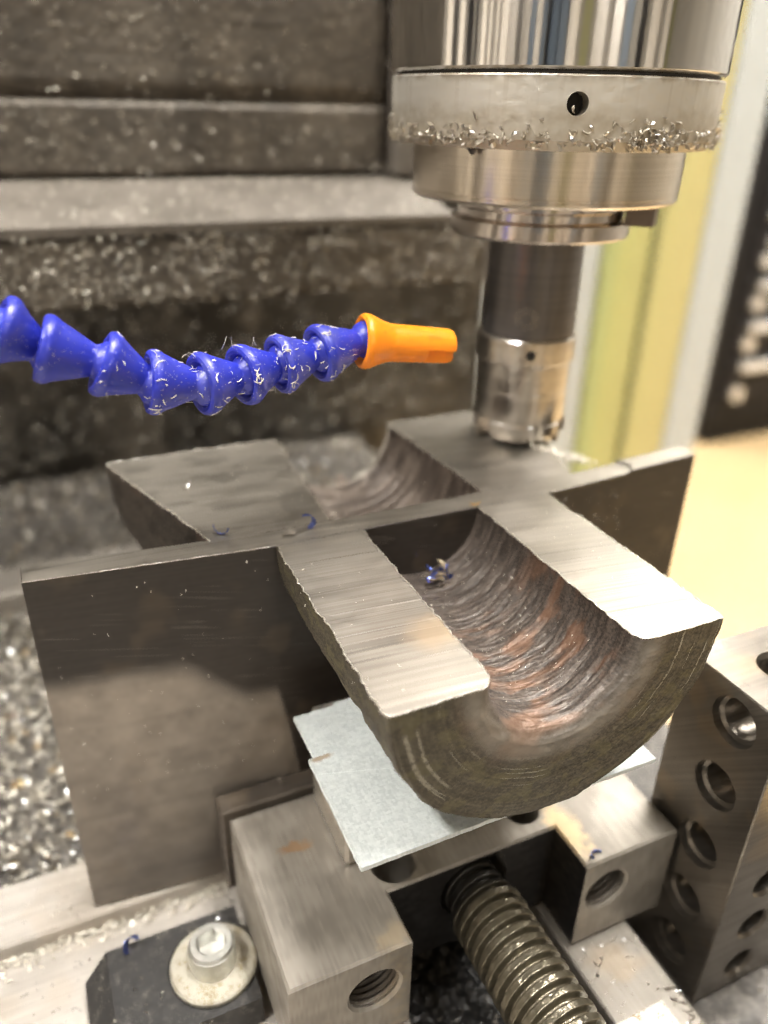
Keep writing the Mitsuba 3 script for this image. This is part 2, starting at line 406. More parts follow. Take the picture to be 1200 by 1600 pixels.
def dirt_plastic(base, dust, k=1.0):
    def fn(p, n, uv):
        x, y, z = mm3(p)
        f = fbm(x * .18, y * .18, z * .18)
        c = mix(base, dust, smoothstep(0.42, 0.8, f) * 0.25 * smoothstep(-115, -60, x) * k)
        sp = smoothstep(0.80, 0.86, noise(x * 1.5, y * 1.5, z * 1.5))
        return mix(c, (0.45, 0.44, 0.45), sp * 0.3 * k)
    return fn

scene['m_blue'] = princ(dirt_plastic((0.018, 0.026, 0.33), (0.14, 0.15, 0.30)), lambda p, n, uv: 0.26 + 0.2 * noise(p.x * 300, p.y * 300, p.z * 300), 0.0, fine_bump(0.00012, 0.9), specular=0.6)
scene['m_orange'] = princ(lambda p, n, uv: mix((0.88, 0.25, 0.01), (0.62, 0.14, 0.012), smoothstep(0.45, 0.9, fbm(p.x * 300, p.y * 300, p.z * 300)) * .5), 0.33, 0.0, fine_bump(0.00012, 1.2), specular=0.5)
scene['m_swarf'] = princ((0.66, 0.63, 0.58), 0.22, 1.0)
scene['m_swarf_dull'] = princ((0.36, 0.325, 0.265), 0.45, 0.5)
scene['m_swarf_dark'] = princ((0.34, 0.31, 0.27), 0.35, 0.8)
scene['m_swarf_light'] = princ((0.74, 0.70, 0.62), 0.4, 0.3)
scene['m_swarf_gold'] = princ((0.70, 0.47, 0.2), 0.3, 0.7)
scene['m_swarf_red'] = princ((0.70, 0.28, 0.16), 0.35, 0.6)
scene['m_chip_blue'] = princ(lambda p, n, uv: mix((0.03, 0.06, 0.24), (0.20, 0.24, 0.62), noise(p.x * 900, p.y * 900, p.z * 900)), 0.2, 0.9)
scene['m_chip_tan'] = princ(lambda p, n, uv: mix((0.62, 0.55, 0.42), (0.40, 0.28, 0.14), noise(p.x * 900, p.y * 900, p.z * 900)), 0.3, 0.7)

def column_color(p, n, uv):
    x, y, z = mm3(p)
    f = 0.5 * fbm(x * 0.03, y * 0.03, z * 0.03) + 0.5 * fbm(x * 0.28, y * 0.28, z * 0.28)
    c = mix((0.048, 0.040, 0.031), (0.115, 0.098, 0.077), smoothstep(0.3, 0.72, f))
    st = noise(x * 0.07, 4, z * 0.008)
    return c * (0.75 + 0.5 * st)

scene['m_column'] = princ(column_color, ground_rough(0.4, 0.25), 0.3, fine_bump(0.0008, 0.25))
scene['m_ledge'] = princ(dusty((0.125, 0.11, 0.093), (0.075, 0.065, 0.053), 0.35, 0.7, 0.06), 0.55, 0.1, fine_bump(0.0004, 0.3))
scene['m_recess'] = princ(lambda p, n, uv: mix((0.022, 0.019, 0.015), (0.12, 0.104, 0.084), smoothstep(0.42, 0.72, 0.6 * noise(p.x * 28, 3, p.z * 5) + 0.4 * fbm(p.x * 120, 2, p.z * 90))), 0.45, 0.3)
scene['m_tray'] = princ(dusty((0.04, 0.036, 0.032), (0.13, 0.118, 0.104), 0.4, 0.7, 0.2), 0.5, 0.3, fine_bump(0.0012, 0.2))

scene['m_door_grey'] = princ((0.50, 0.53, 0.53), 0.42)
scene['m_door_yellow'] = princ(lambda p, n, uv: mix((0.47, 0.48, 0.19), (0.55, 0.495, 0.23), smoothstep(0.56, 0.72, p.x)), 0.3)
scene['m_door_green'] = princ((0.42, 0.46, 0.20), 0.35)
scene['m_seam'] = princ((0.24, 0.24, 0.11), 0.5)
scene['m_chest'] = princ((0.011, 0.0105, 0.011), 0.4, specular=0.15)
scene['m_chest_face'] = princ((0.017, 0.0155, 0.016), 0.35, specular=0.15)
scene['m_handle'] = princ((0.80, 0.77, 0.73), 0.35, 0.6)
scene['m_floor'] = princ(lambda p, n, uv: mix((0.40, 0.285, 0.15), (0.46, 0.335, 0.185), fbm(p.x * 3, p.y * 3)), 0.35)
scene['m_wall'] = princ((0.30, 0.29, 0.265), 0.7)
scene['m_wall_dark'] = princ((0.09, 0.085, 0.08), 0.7)
scene['m_blue_grey'] = princ((0.16, 0.21, 0.28), 0.5)
scene['m_ceiling'] = princ((0.26, 0.255, 0.24), 0.8)
scene['m_white'] = princ((0.78, 0.75, 0.7), 0.5)

# ------------------------------------------------------------------ the workshop: floor, walls, ceiling, lamps
FL = -950.0
shape('floor', trimesh.creation.box(bounds=[[-4000, -5000, FL - 60], [4200, 4200, FL]]), 'm_floor', False); tag('floor', kind='structure')
shape('ceiling', trimesh.creation.box(bounds=[[-4000, -5000, 2150], [4200, 4200, 2210]]), 'm_ceiling', False); tag('ceiling', kind='structure')
shape('wall', trimesh.creation.box(bounds=[[-4000, 4100, FL + 1], [4200, 4200, 2149]]), 'm_wall', False); tag('wall', kind='structure')
shape('wall_001', trimesh.creation.box(bounds=[[-4000, -5000, FL + 1], [4200, -4900, 2149]]), 'm_wall', False); tag('wall_001', kind='structure')
shape('wall_002', trimesh.creation.box(bounds=[[-4000, -4899, FL + 1], [-3900, 4099, 2149]]), 'm_wall', False); tag('wall_002', kind='structure')
shape('wall_003', trimesh.creation.box(bounds=[[4100, -4899, FL + 1], [4200, 4099, 2149]]), 'm_wall', False); tag('wall_003', kind='structure')
# unseen coloured panels added on two walls for the chrome housing to mirror
rgw = np.random.default_rng(4); xw = -3890.0; i = 0
while xw < 4000:
    w = rgw.uniform(150, 620); mat = rgw.choice(['m_chest', 'm_chest', 'm_blue_grey', 'm_white', 'm_seam', 'm_wall_dark', 'm_handle', 'm_swarf_red'], p=[.26, .1, .16, .2, .08, .1, .07, .03])
    k = 'wall_001__added_panel' + (f'_{i:03d}' if i else '')
    shape(k, trimesh.creation.box(bounds=[[xw, -4899, FL + 1], [min(xw + w, 4080), -4860 + rgw.uniform(0, 200), 2148]]), str(mat), False)
    xw += w + rgw.uniform(120, 520); i += 1
yw_ = -4600.0; i = 0
while yw_ < 1500:
    w = rgw.uniform(80, 420); mat = rgw.choice(['m_chest', 'm_blue_grey', 'm_white', 'm_wall_dark', 'm_handle'], p=[.3, .2, .25, .15, .1])
    k = 'wall_002__added_panel' + (f'_{i:03d}' if i else '')
    shape(k, trimesh.creation.box(bounds=[[-3899, yw_, FL + 1], [-3860 + rgw.uniform(0, 200), yw_ + w, 2148]]), str(mat), False)
    yw_ += w + rgw.uniform(40, 300); i += 1
lamp_places = [(-1250, -200), (350, -150), (1500, 500), (2800, 600), (-500, 2700), (1000, 2600), (2600, 2500), (600, -4250), (-3300, -2300)]  # last two are unseen, added to brighten the walls mirrored in the chrome
for i, (x, y) in enumerate(lamp_places):
    k = 'ceiling_lamp' + (f'_{i:03d}' if i else '')
    hl = 600 if i < 7 else 330
    shape(k + '__housing', rbox(x - 150, x + 150, y - hl - 20, y + hl + 20, 2085, 2149, 10), 'm_white', False)
    e = trimesh.creation.box(bounds=[[x - 130, y - hl, 2076], [x + 130, y + hl, 2084]])
    shape(k + '__diffuser', e, 'm_white', False, emitter={'type': 'area', 'radiance': {'type': 'rgb', 'value': list(LAMP)}})
    tag(k, 'long unseen ceiling lamp with a warm white diffuser above the workshop', 'lamp', 'ceiling lamps of the workshop')

# ------------------------------------------------------------------ the machine behind the work
TZ = -188.0
shape('machine_table', trimesh.creation.box(bounds=[[-700, -620, TZ - 40], [186, 620, TZ]]), 'm_tray', False); tag('machine_table', kind='structure')

def wavy(mesh_bounds, nx, nz, amp, k, seed, axis=1):
    """A dented sheet-metal slab: the front face a displaced grid, closed behind."""
    (x0, y0, z0), (x1, y1, z1) = mesh_bounds
    X, Z = np.meshgrid(np.linspace(x0, x1, nx), np.linspace(z0, z1, nz), indexing='ij')
    Y = np.full_like(X, y0) + amp * (meshkit.fbm(np.stack([X * k, X * 0, Z * k], -1), 3, seed) - .5)
    front = np.stack([X, Y, Z], -1).reshape(-1, 3); back = front.copy(); back[:, 1] = y1
    v = np.vstack([front, back]); N = nx * nz; f = []
    i, j = np.meshgrid(np.arange(nx - 1), np.arange(nz - 1), indexing='ij')
    a = (i * nz + j).ravel(); b = ((i + 1) * nz + j).ravel(); c = ((i + 1) * nz + j + 1).ravel(); d = (i * nz + j + 1).ravel()
    f += [np.c_[a, b, c], np.c_[a, c, d], np.c_[a + N, c + N, b + N], np.c_[a + N, d + N, c + N]]
    def strip(idx):
        p, q = idx[:-1], idx[1:]
        return [np.c_[p, p + N, q], np.c_[q, p + N, q + N]]
    I = np.arange(N).reshape(nx, nz)
    for idx in (I[:, 0], I[::-1, -1], I[0, ::-1], I[-1]): f += strip(idx)
    return tm(v, np.vstack(f))

shape('way_cover__upper_panel', wavy([(-520, 290, 138), (113, 305, 1500)], 60, 120, 4, .012, 3), 'm_column', True)
shape('way_cover__fold', wavy([(-520, 289.5, 97), (114, 304, 137.5)], 60, 10, 2, .02, 4), 'm_column', True)
shape('way_cover__side_post', rbox(115, 146, 276, 316, 97, 1500, 2), 'm_ledge', 20)
led = hull([(x, y, z) for x in (-520, 129) for y, z in ((220.5, 74), (220, 79), (286.5, 96), (330, 96), (330, 74))])
shape('way_cover__ledge', led, 'm_ledge', 20)
shape('way_cover__apron', wavy([(-520, 222, 37), (153, 232, 73.5)], 60, 12, 3, .03, 6), 'm_column', True)
shape('way_cover__apron_end', rbox(153.5, 163, 222, 330, 37, 73.5, 1), 'm_ledge', 20)
shape('way_cover__drain_hole', cyl((125, 262, 84), (125, 262, 90.6), 4.2), 'm_black', 30)
tag('way_cover', 'brown grimy way cover with a pale ledge, speckled with metal chips, behind the hose', 'machine cover')
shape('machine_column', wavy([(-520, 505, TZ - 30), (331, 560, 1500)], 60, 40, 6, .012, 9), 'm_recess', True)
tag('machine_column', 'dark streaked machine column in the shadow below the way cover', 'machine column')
shape('guide_rail', rbox(-460, -70, 292, 332, TZ - 2, -170, 3), 'm_table', 20)
tag('guide_rail', 'pale steel guide rail at the left edge behind the plate', 'rail')

# machine door, tool chest
k = 'machine_door'
shape(k + '__panel', rbox(335, 560, 600, 640, -900, 1400, 4), 'm_door_grey', 20)
shape(k + '__frame_edge', rbox(561, 585, 596, 640, -900, 1400, 3), 'm_door_green', 20)
shape(k + '__window_pane', rbox(586, 642, 604, 612, -900, 1400, 1), 'm_door_yellow', 20)
shape(k + '__seam', rbox(642.5, 651, 598, 616, -900, 1400, 1), 'm_seam', 20)
shape(k + '__window_pane_001', rbox(651.5, 728, 604, 612, -900, 1400, 1), 'm_door_yellow', 20)
shape(k + '__stile', rbox(729, 792, 598, 640, -900, 1400, 4), 'm_door_grey', 20)
tag(k, 'pale grey machine door with yellow green window panes behind the tool holder', 'door')
k = 'tool_chest'
shape(k + '__body', rbox(2060, 3300, 1700, 2300, FL + 90, 700, 8), 'm_chest', 20)
shape(k + '__plinth', rbox(2085, 3280, 1725, 2280, FL + 1, FL + 89, 4), 'm_chest', 20)
zs = [(-780, -610), (-600, -470), (-460, -330), (-320, -190), (-180, -50), (-40, 90), (100, 230), (240, 370)]
for i, (a, b) in enumerate(zs):
    d = k + '__drawer' + (f'_{i:03d}' if i else '')
    shape(d, rbox(2085, 3250, 1684, 1699, a + 4, b - 4, 5), 'm_chest_face', 20)
    shape(d + '__handle', rbox(2120, 2900, 1655, 1683, b - 52, b - 20, 6), 'm_handle', 20)
    shape(d + '__badge', cyl((2135, 1672, a + 34), (2135, 1683.5, a + 34), 26), 'm_handle', 30)
tag(k, 'black tool chest with pale drawer handles at the right edge', 'tool chest')

# ------------------------------------------------------------------ vise
v_ = 'milling_vise'
jaw = man(prism([(-84.2, -84.3), (-40.2, -84.3), (-40.2, -64), (31.8, -64), (31.8, -84.3), (75.5, -84.3), (75.5, -10.5), (-84.2, -10.5)], -157, -112, 0.9))
def cyl_y(x, z, r, y0, y1, n=48): return cyl((x, y0, z), (x, y1, z), r, n=n)
for x, z in ((-53.7, -131), (44.2, -130.6)):
    th = [(0, -2)] + [(0, 0)] and None
    jaw -= cyl_y(x, z, 9.3, -86, -58)
    for q in range(9):
        jaw -= cyl((x, -83 + q * 2.2, z), (x, -81.9 + q * 2.2, z), 9.3, 10.1, 40) + cyl((x, -81.9 + q * 2.2, z), (x, -80.8 + q * 2.2, z), 10.1, 9.3, 40)
    jaw -= cyl((x, -84.8, z), (x, -83.2, z), 10.9, 9.2, 48)
for x, y, r in ((-33.5, -53.6, 8.2), (24.0, -51.5, 6.5)):
    jaw -= cyl((x, y, -140), (x, y, -110), r)
    jaw -= cyl((x, y, -113), (x, y, -111.4), r, r + 1.4)
jaw -= cyl((-3.5, -66, -128), (-3.5, -40, -128), 14.5)
jaw -= cyl((4.5, -66, -118.6), (4.5, -50, -118.6), 4.6)
shape(v_ + '__movable_jaw', jaw, 'm_jaw', 25)
shape(v_ + '__jaw_plate', rbox(-87.2, 78, -9.9, -0.3, -153, -108.5, 0.8), 'm_dark_jaw', 20)
labels[v_ + '__jaw_plate'] = {'label': 'dark jaw plate clamping the workpiece'}
shape(v_ + '__fixed_jaw', rbox(-87, 78, 11.6, 48, -157, -114, 1), 'm_dark_jaw', 20)
# lower body: two rails, channel floor
bed = rbox(29, 60, -420, 3.6, -187.5, -158.7, 0.8) + rbox(-66, -39, -420, 3.6, -187.5, -158.7, 0.8) + rbox(-40, 30, -420, 3.5, -187.6, -181, 0.5)
shape(v_ + '__bed', bed, 'm_bed', 20)
shape(v_ + '__step', rbox(-420, 70, 4.3, 34, -187.5, -158.8, 0.9), 'm_table', 20)
shape(v_ + '__base_plate', rbox(-420, -66.5, -300, 4.0, -187.5, -167, 0.8), 'm_table', 20)
lab = rbox(26, 50.6, -215, -115.4, -158.6, -157.9, 0.3)
shape(v_ + '__label_plate', lab, 'm_label', 20)
labels[v_ + '__label_plate'] = {'label': 'white plate with brown specks let into the rail'}

# lead screw with a trapezoid thread
def screw(x, z, y0, y1, ro, ri, pitch, n=64, per=16):
    ny = int((y1 - y0) / pitch * per) + 1
    Y = np.linspace(y0, y1, ny); a = np.arange(n) * 2 * math.pi / n
    ph = ((Y[:, None] / pitch) + a[None] / (2 * math.pi)) % 1.0
    t = np.abs(ph - 0.5) * 2
    h = np.clip((t - 0.22) / 0.3, 0, 1)
    h = h * h * (3 - 2 * h)
    r = ri + (ro - ri) * h
    r += 0.22 * (meshkit.fbm(np.stack([np.broadcast_to(Y[:, None] * .5, ph.shape), 6 * np.cos(a)[None] + 0 * ph, 6 * np.sin(a)[None] + 0 * ph], -1), 3, 2) - .5)
    r *= (0.84 + 0.16 * np.clip((y1 - 10 - Y) / 6, 0, 1))[:, None]
    v = np.stack([x + r * np.cos(a), np.broadcast_to(Y[:, None], r.shape), z + r * np.sin(a)], -1).reshape(-1, 3)
    i, j = np.meshgrid(np.arange(ny - 1), np.arange(n), indexing='ij')
    A = (i * n + j).ravel(); B = (i * n + (j + 1) % n).ravel()
    f = np.vstack([np.c_[A, A + n, B], np.c_[B, A + n, B + n]])
    return tm(v, f)
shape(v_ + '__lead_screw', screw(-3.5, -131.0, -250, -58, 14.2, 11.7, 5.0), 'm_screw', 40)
labels[v_ + '__lead_screw'] = {'label': 'oily brown lead screw running out of the jaw'}
tag(v_, 'grey steel milling vise with a brown lead screw holding the workpiece plate', 'vise')

# grease and chips lumps in the channel under the screw
rng = np.random.default_rng(5)
X, Y = np.meshgrid(np.linspace(-38.8, 28.8, 90), np.linspace(-230, -46, 220), indexing='ij')
q = np.stack([X, Y, 0 * X], -1)
Zg = -180.5 + 15 * np.maximum(0, meshkit.fbm(q * .09, 4, 2) - .36) + 5 * (meshkit.fbm(q * .4, 3, 8) - .4)
i, j = np.meshgrid(np.arange(89), np.arange(219), indexing='ij'); a = (i * 220 + j).ravel()
grease_and_shade = tm(np.stack([X, Y, Zg], -1).reshape(-1, 3), np.vstack([np.c_[a, a + 220, a + 221], np.c_[a, a + 221, a + 1]]))
shape('greasy_swarf', grease_and_shade, 'm_grime', True); tag('greasy_swarf', 'black greasy lumps of swarf lying in the vise channel beside the lead screw', 'swarf', kind='stuff')

# ------------------------------------------------------------------ steel workpiece: plate and half pipes
W = 'steel_workpiece'
def dy(x):
    x = np.asarray(x, float)
    return np.where(x < -57, 8.0 * (-57 - x) / 82, np.where(x > 57, 6.5 * (x - 57) / 82, 0.0))
def plate_poly(xs, arc_r=None):
    xs = np.asarray(xs, float)
    rng = np.random.default_rng(3)
    fr = np.c_[xs, dy(xs) + 0.0]; bk = np.c_[xs, dy(xs) + 11.0]
    return fr, bk
xs = np.unique(np.r_[np.linspace(-139, -57, 60), np.linspace(-57, 57, 5), np.linspace(57, 100, 24)])
fr, bk = plate_poly(xs)
rngp = np.random.default_rng(11)
ya = np.linspace(0, 1, 14)
b0, b1 = dy(100.0), dy(100.0) + 11
arc = np.c_[100 + 7.5 * np.sin(ya * math.pi * .62 + .5) - 2, b0 + (b1 - b0 + .4) * ya]
arc[0, 1] = dy(arc[0, 0]); arc[-1, 1] = dy(arc[-1, 0]) + 11
main = np.vstack([fr[:-1], arc, bk[::-1][1:]])
plate = prism(main, -158, 0, 0.25)
plate.vertices[np.isclose(plate.vertices[:, 2], 0.0), 2] = 0.0
xr = np.linspace(108, 141, 14)
frr, bkr = plate_poly(xr)
right = np.vstack([arc[::-1][-1:] * 0 + arc[:1] , frr, bkr[::-1] + [3, 0], arc[::-1][:-1]])
plate2 = prism(right, -158, 1.0, 0.3)
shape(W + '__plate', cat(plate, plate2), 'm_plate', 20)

def half_pipe(profile, fn, ntheta=240, seed=0):
    """profile: closed loop [(r, y, tag)] (ccw in the (r, y) plane seen so that normals point out); fn displaces along the normal."""
    P = np.asarray([(a, b) for a, b, _ in profile], float); g = np.asarray([c for _, _, c in profile])
    n = len(P)
    t = np.roll(P, -1, 0) - np.roll(P, 1, 0); t /= np.linalg.norm(t, axis=1, keepdims=True)
    N = np.c_[t[:, 1], -t[:, 0]]
    th = np.linspace(0, math.pi, ntheta)
    arcl = np.r_[0, np.cumsum(np.linalg.norm(np.diff(P, axis=0), axis=1))]
    D = fn(P, g, th)                                           # (n, ntheta)
    R = P[:, 0, None] + N[:, 0, None] * D; Y = P[:, 1, None] + N[:, 1, None] * D
    v = np.stack([-R * np.cos(th), Y, -R * np.sin(th)], -1)
    idx = np.arange(n * ntheta).reshape(n, ntheta)
    i = np.arange(n); k = (i + 1) % n
    a, b, c, d = idx[i][:, :-1].ravel(), idx[k][:, :-1].ravel(), idx[k][:, 1:].ravel(), idx[i][:, 1:].ravel()
    f = [np.c_[a, b, c], np.c_[a, c, d]]
    caps_v, off = [], n * ntheta
    for j, s in ((0, 1), (ntheta - 1, -1)):
        ring = v[:, j].copy(); ring[:, 2] = 0
        v[:, j, 2] = 0
        tt = np.array(m3.triangulate([ring[:, :2] if s < 0 else ring[::-1, :2]]))
        if s > 0: tt = n - 1 - tt
        e1, e2 = ring[tt[:, 1]] - ring[tt[:, 0]], ring[tt[:, 2]] - ring[tt[:, 0]]
        if (e1[:, 0] * e2[:, 1] - e1[:, 1] * e2[:, 0]).sum() < 0: tt = tt[:, ::-1]
        caps_v.append(ring); f.append(tt + off); off += n
    V = np.vstack([v.reshape(-1, 3), *caps_v]); side = np.vstack(f[:2])
    t0 = V[side]; vol = np.einsum('ij,ij->i', t0[:, 0], np.cross(t0[:, 1], t0[:, 2])).sum()
    if vol < 0: side = side[:, ::-1]
    return tm(V, np.vstack([side, *f[2:]])), v

def line(a, b, step, tagc):
    a, b = np.asarray(a, float), np.asarray(b, float)
    k = max(2, int(np.linalg.norm(b - a) / step))
    return [(*(a + (b - a) * s), tagc) for s in np.arange(k) / k]
def fillet(c, r, a0, a1, k, tagc):
    return [(c[0] + r * math.cos(math.radians(a)), c[1] + r * math.sin(math.radians(a)), tagc) for a in np.linspace(a0, a1, k, endpoint=False)]

# front half: outer r 57, bore r 24.5, y from -93 to 0
ro, ri, yf = 57.0, 24.5, -93.5
prof = line((ri, 0), (ri, yf + 5.5), .45, 1) + fillet((ri + 5.5, yf + 5.5), 5.5, 180, 270, 16, 2)[0:] + line((ri + 5.5, yf), (ro - 1.2, yf - .4), .6, 3) + fillet((ro - 1.2, yf + .8), 1.2, 270, 360, 5, 4) + line((ro, yf + 1.2), (ro, 0), .7, 5) + line((ro, 0), (ri, 0), 2, 6)
def disp_front(P, g, th):
    r, y = P[:, 0, None], P[:, 1, None]
    X, Z = -r * np.cos(th), -r * np.sin(th)
    Yb = np.broadcast_to(y, X.shape)
    q = np.stack([X, Yb, Z], -1)
    wob = meshkit.fbm(q * [.09, .16, .09], 3, 4)
    w2 = meshkit.fbm(q * [.05, .05, .05], 2, 14)
    rip = np.sin(2 * math.pi * (Yb / 2.9 + 1.5 * wob)) * .6 + .4 * np.sin(2 * math.pi * (Yb / 1.5 + 2.2 * w2))
    fine = meshkit.fbm(q * 1.0, 3, 8) - .5
    lumpy = meshkit.fbm(q * .28, 3, 3) - .5
    amp = meshkit.fbm(q * .06, 2, 21)
    G = np.broadcast_to(g[:, None], X.shape)
    an = np.broadcast_to(th[None, :], X.shape)
    yw = Yb + 2.5 * w2
    ani = meshkit.fbm(np.stack([an * 2.2, yw * .33, 0 * yw], -1), 3, 51) - .5
    bore = .13 * rip * (0.2 + amp) + 1.3 * ani + .14 * fine + .5 * lumpy
    rr = r + 1.6 * (meshkit.fbm(q * .06, 2, 31) - .5)
    face = .10 * np.sin(2 * math.pi * (rr / 3.1 + 1.5 * w2)) * np.clip(meshkit.fbm(q * .08, 2, 5) * 2 - .6, 0, 1) + .40 * fine + .7 * lumpy
    outer = 2.2 * (meshkit.fbm(np.stack([X * .1, Yb * .12, Z * .1], -1), 2, 17) - .5) + 1.5 * np.clip(meshkit.fbm(np.stack([X * .1, Yb * .55, Z * .1], -1), 3, 18) - .5, -.12, .5) + .45 * fine
    out = np.where(G == 1, bore, np.where(G == 2, .6 * bore + .3 * face, np.where(G == 3, face, np.where(G == 4, .5 * face + .5 * outer, np.where(G == 5, outer, 0)))))
    return out * np.clip((0.2 - P[:, 1, None]) / 1.2, 0, 1)
pm, pv = half_pipe(prof, disp_front, 300)
shape(W + '__half_pipe', pm, 'm_pipe', 40)
labels[W + '__half_pipe'] = {'label': 'front half pipe with a rusty ribbed bore and rounded mouth'}

# rear half: flares outwards from r 77 to 103
prof = line((33, 11), (28.5, 93), .8, 1) + fillet((30.5, 93.5), 2.0, 180, 90, 5, 2) + line((30.5, 95.5), (100.5, 95), 1.2, 3) + fillet((100.5, 92.5), 2.5, 90, 0, 5, 4) + line((103, 92.5), (77, 11), .8, 5) + line((77, 11), (33, 11), 2.5, 6)
prof = prof[::-1]
def disp_rear(P, g, th):
    r, y = P[:, 0, None], P[:, 1, None]
    X, Z = -r * np.cos(th), -r * np.sin(th)
    Yb = np.broadcast_to(y, X.shape)
    q = np.stack([X, Yb, Z], -1)
    w = meshkit.fbm(q * .05, 2, 44)
    fine = meshkit.fbm(q * .8, 3, 48) - .5
    out = .35 * np.sin(2 * math.pi * (Yb / 3.4 + 2.5 * w)) + .9 * fine + 1.2 * (meshkit.fbm(q * .22, 2, 47) - .5)
    an = np.broadcast_to(th[None, :], X.shape)
    rid = 1.1 * np.sin(2 * math.pi * (Yb + 5 * meshkit.fbm(np.stack([an * 1.2, Yb * .05, 0 * an], -1), 2, 60)) / 6.5) * np.clip((Yb - 45) / 35, .15, 1) + .9 * fine + 1.2 * (meshkit.fbm(np.stack([an * 2.5, Yb * .3, 0 * an], -1), 3, 61) - .5)
    G = np.broadcast_to(g[:, None], X.shape)
    out = np.where(G == 1, rid, out)
    return np.where(G == 6, 0, out) * np.clip((P[:, 1, None] - 10.9) / 1.5, 0, 1)
rm, rv = half_pipe(prof, disp_rear, 260)
shape(W + '__half_pipe_001', rm, 'm_pipe_rear', 40)
labels[W + '__half_pipe_001'] = {'label': 'flared rear half pipe with a rough dark outside'}

# raised bright burr along the cut edges
def burr(path, seed, r0=.16, r1=.34):
    p = np.asarray(path, float)
    s = np.r_[0, np.cumsum(np.linalg.norm(np.diff(p, axis=0), axis=1))]
    u = np.arange(0, s[-1], .45)
    q = np.c_[np.interp(u, s, p[:, 0]), np.interp(u, s, p[:, 1]), np.zeros(len(u))]
    n = meshkit.noise(np.c_[u * .8, u * 0 + seed, u * 0], seed)
    q[:, :2] += .25 * (meshkit.noise(np.c_[u * 1.1, u * 0, u * 0 + 3], seed + 5)[:, None] - .5)
    q[:, 2] = -.1 + .2 * n
    rad = r0 + (r1 - r0) * np.clip(n * 1.5 - .4, 0, 1); rad[[0, -1]] = .02
    return tube(q, rad, 5)
br = []
gt = np.array([t for _, _, t in (line((0, 0), (1, 0), 1, 0))])
def edge_paths(v, j, lo, hi):
    e = v[:, j, :2]
    return e
for v, j, sd in ((pv, 0, 1), (pv, -1, 2), (rv, 0, 3), (rv, -1, 4)):
    e = np.c_[v[:, j, 0], v[:, j, 1]]
    inside = (e[:, 1] < -0.3) if v is pv else (e[:, 1] > 11.3)
    st = int(np.argmax(~inside)); e = np.roll(e, -st, 0); inside = np.roll(inside, -st)
    br.append(burr(e[inside], sd))
e = fr[(fr[:, 0] < -57.5) | (fr[:, 0] > 58)]
br.append(burr(e[e[:, 0] < 0], 7, .12, .24)); br.append(burr(e[e[:, 0] > 0], 8, .12, .24))
shape(W + '__burr', cat(*br), 'm_burr', True)
labels[W + '__burr'] = {'label': 'bright ragged burr along the milled edges', 'kind': 'stuff'}
tag(W, 'dark steel workpiece of a plate and two half pipes, milled bright on top', 'workpiece')

# ------------------------------------------------------------------ packing under the workpiece
def sheet(x0, x1, y0, y1, z1, t, seed, droop=0.5):
    nx, ny = 40, 20
    X, Y = np.meshgrid(np.linspace(x0, x1, nx), np.linspace(y0, y1, ny), indexing='ij')
    Zt = z1 - droop * (np.abs(X) / 60) ** 2 * 1.0 + .0 * X
    ed = .25 * (meshkit.noise(np.stack([X * .6, Y * .6, X * 0], -1), seed) - .5)
    X2 = X + np.where((X == x0) | (X == x1), ed, 0); Y2 = Y + np.where((Y == y0) | (Y == y1), ed, 0)
    top = np.stack([X2, Y2, Zt], -1).reshape(-1, 3); N = len(top)
    bot = top - [0, 0, t]
    i, j = np.meshgrid(np.arange(nx - 1), np.arange(ny - 1), indexing='ij')
    a = (i * ny + j).ravel(); b = a + ny; c = b + 1; d = a + 1
    f = [np.c_[a, b, c], np.c_[a, c, d], np.c_[a + N, c + N, b + N], np.c_[a + N, d + N, c + N]]
    I = np.arange(N).reshape(nx, ny)
    for idx in (I[:, 0], I[::-1, -1], I[0, ::-1], I[-1]):
        p, q = idx[:-1], idx[1:]
        f += [np.c_[p, p + N, q], np.c_[q, p + N, q + N]]
    return tm(top * [1, 1, 1], np.vstack(f)) if False else tm(np.vstack([top, bot]), np.vstack(f))
shape('zinc_sheet', sheet(-62, 47, -90, -44, -57.7, 1.7, 1), 'm_zinc', 30); tag('zinc_sheet', 'zinc coated steel sheet, topmost and nearest under the round front of the workpiece', 'metal sheet')
shape('zinc_sheet_001', sheet(-59.5, 46, -62, -20.5, -59.5, 1.7, 2), 'm_zinc', 30); tag('zinc_sheet_001', 'zinc coated steel sheet whose corner shows behind the rusty corner of the top sheet', 'metal sheet')
shape('zinc_sheet_002', sheet(-43, 40, -55, -17.2, -61.3, 1.7, 3), 'm_zinc', 30); tag('zinc_sheet_002', 'lowest zinc sheet, only its tip showing against the dark plate', 'metal sheet')
shape('support_block', rbox(-50.5, 43.5, -49, -13, -111.7, -63.8, 1.3), 'm_support', 20); tag('support_block', 'ground steel block standing on the vise jaw under the zinc sheets', 'steel block')

# block with holes
hb = rbox(77.5, 129, -110.5, -66.5, -186.5, -37, 0.5)
for z in (-50.5, -81, -112, -142, -170):
    hb -= cyl((70, -92.5, z), (140, -92.5, z), 7.6) + cyl((77, -92.5, z), (80.5, -92.5, z), 9.6, 9.0) + cyl((80.4, -92.5, z), (81.5, -92.5, z), 9.0, 7.5)
for z in (-173, -148, -123, -98, -73):
    hb -= cyl((99.0, -120, z), (99.0, -60, z), 7.0) + cyl((99.0, -111, z), (99.0, -109, z), 8.4, 6.9)
for x in (101.5,):
    hb -= cyl((x, -88, -80), (x, -88, -30), 7.6) + cyl((x, -88, -39.5), (x, -88, -36), 7.4, 9.4)
shape('holed_block', hb, 'm_block', 20); tag('holed_block', 'tall steel setup block with rows of countersunk holes beside the vise', 'steel block')

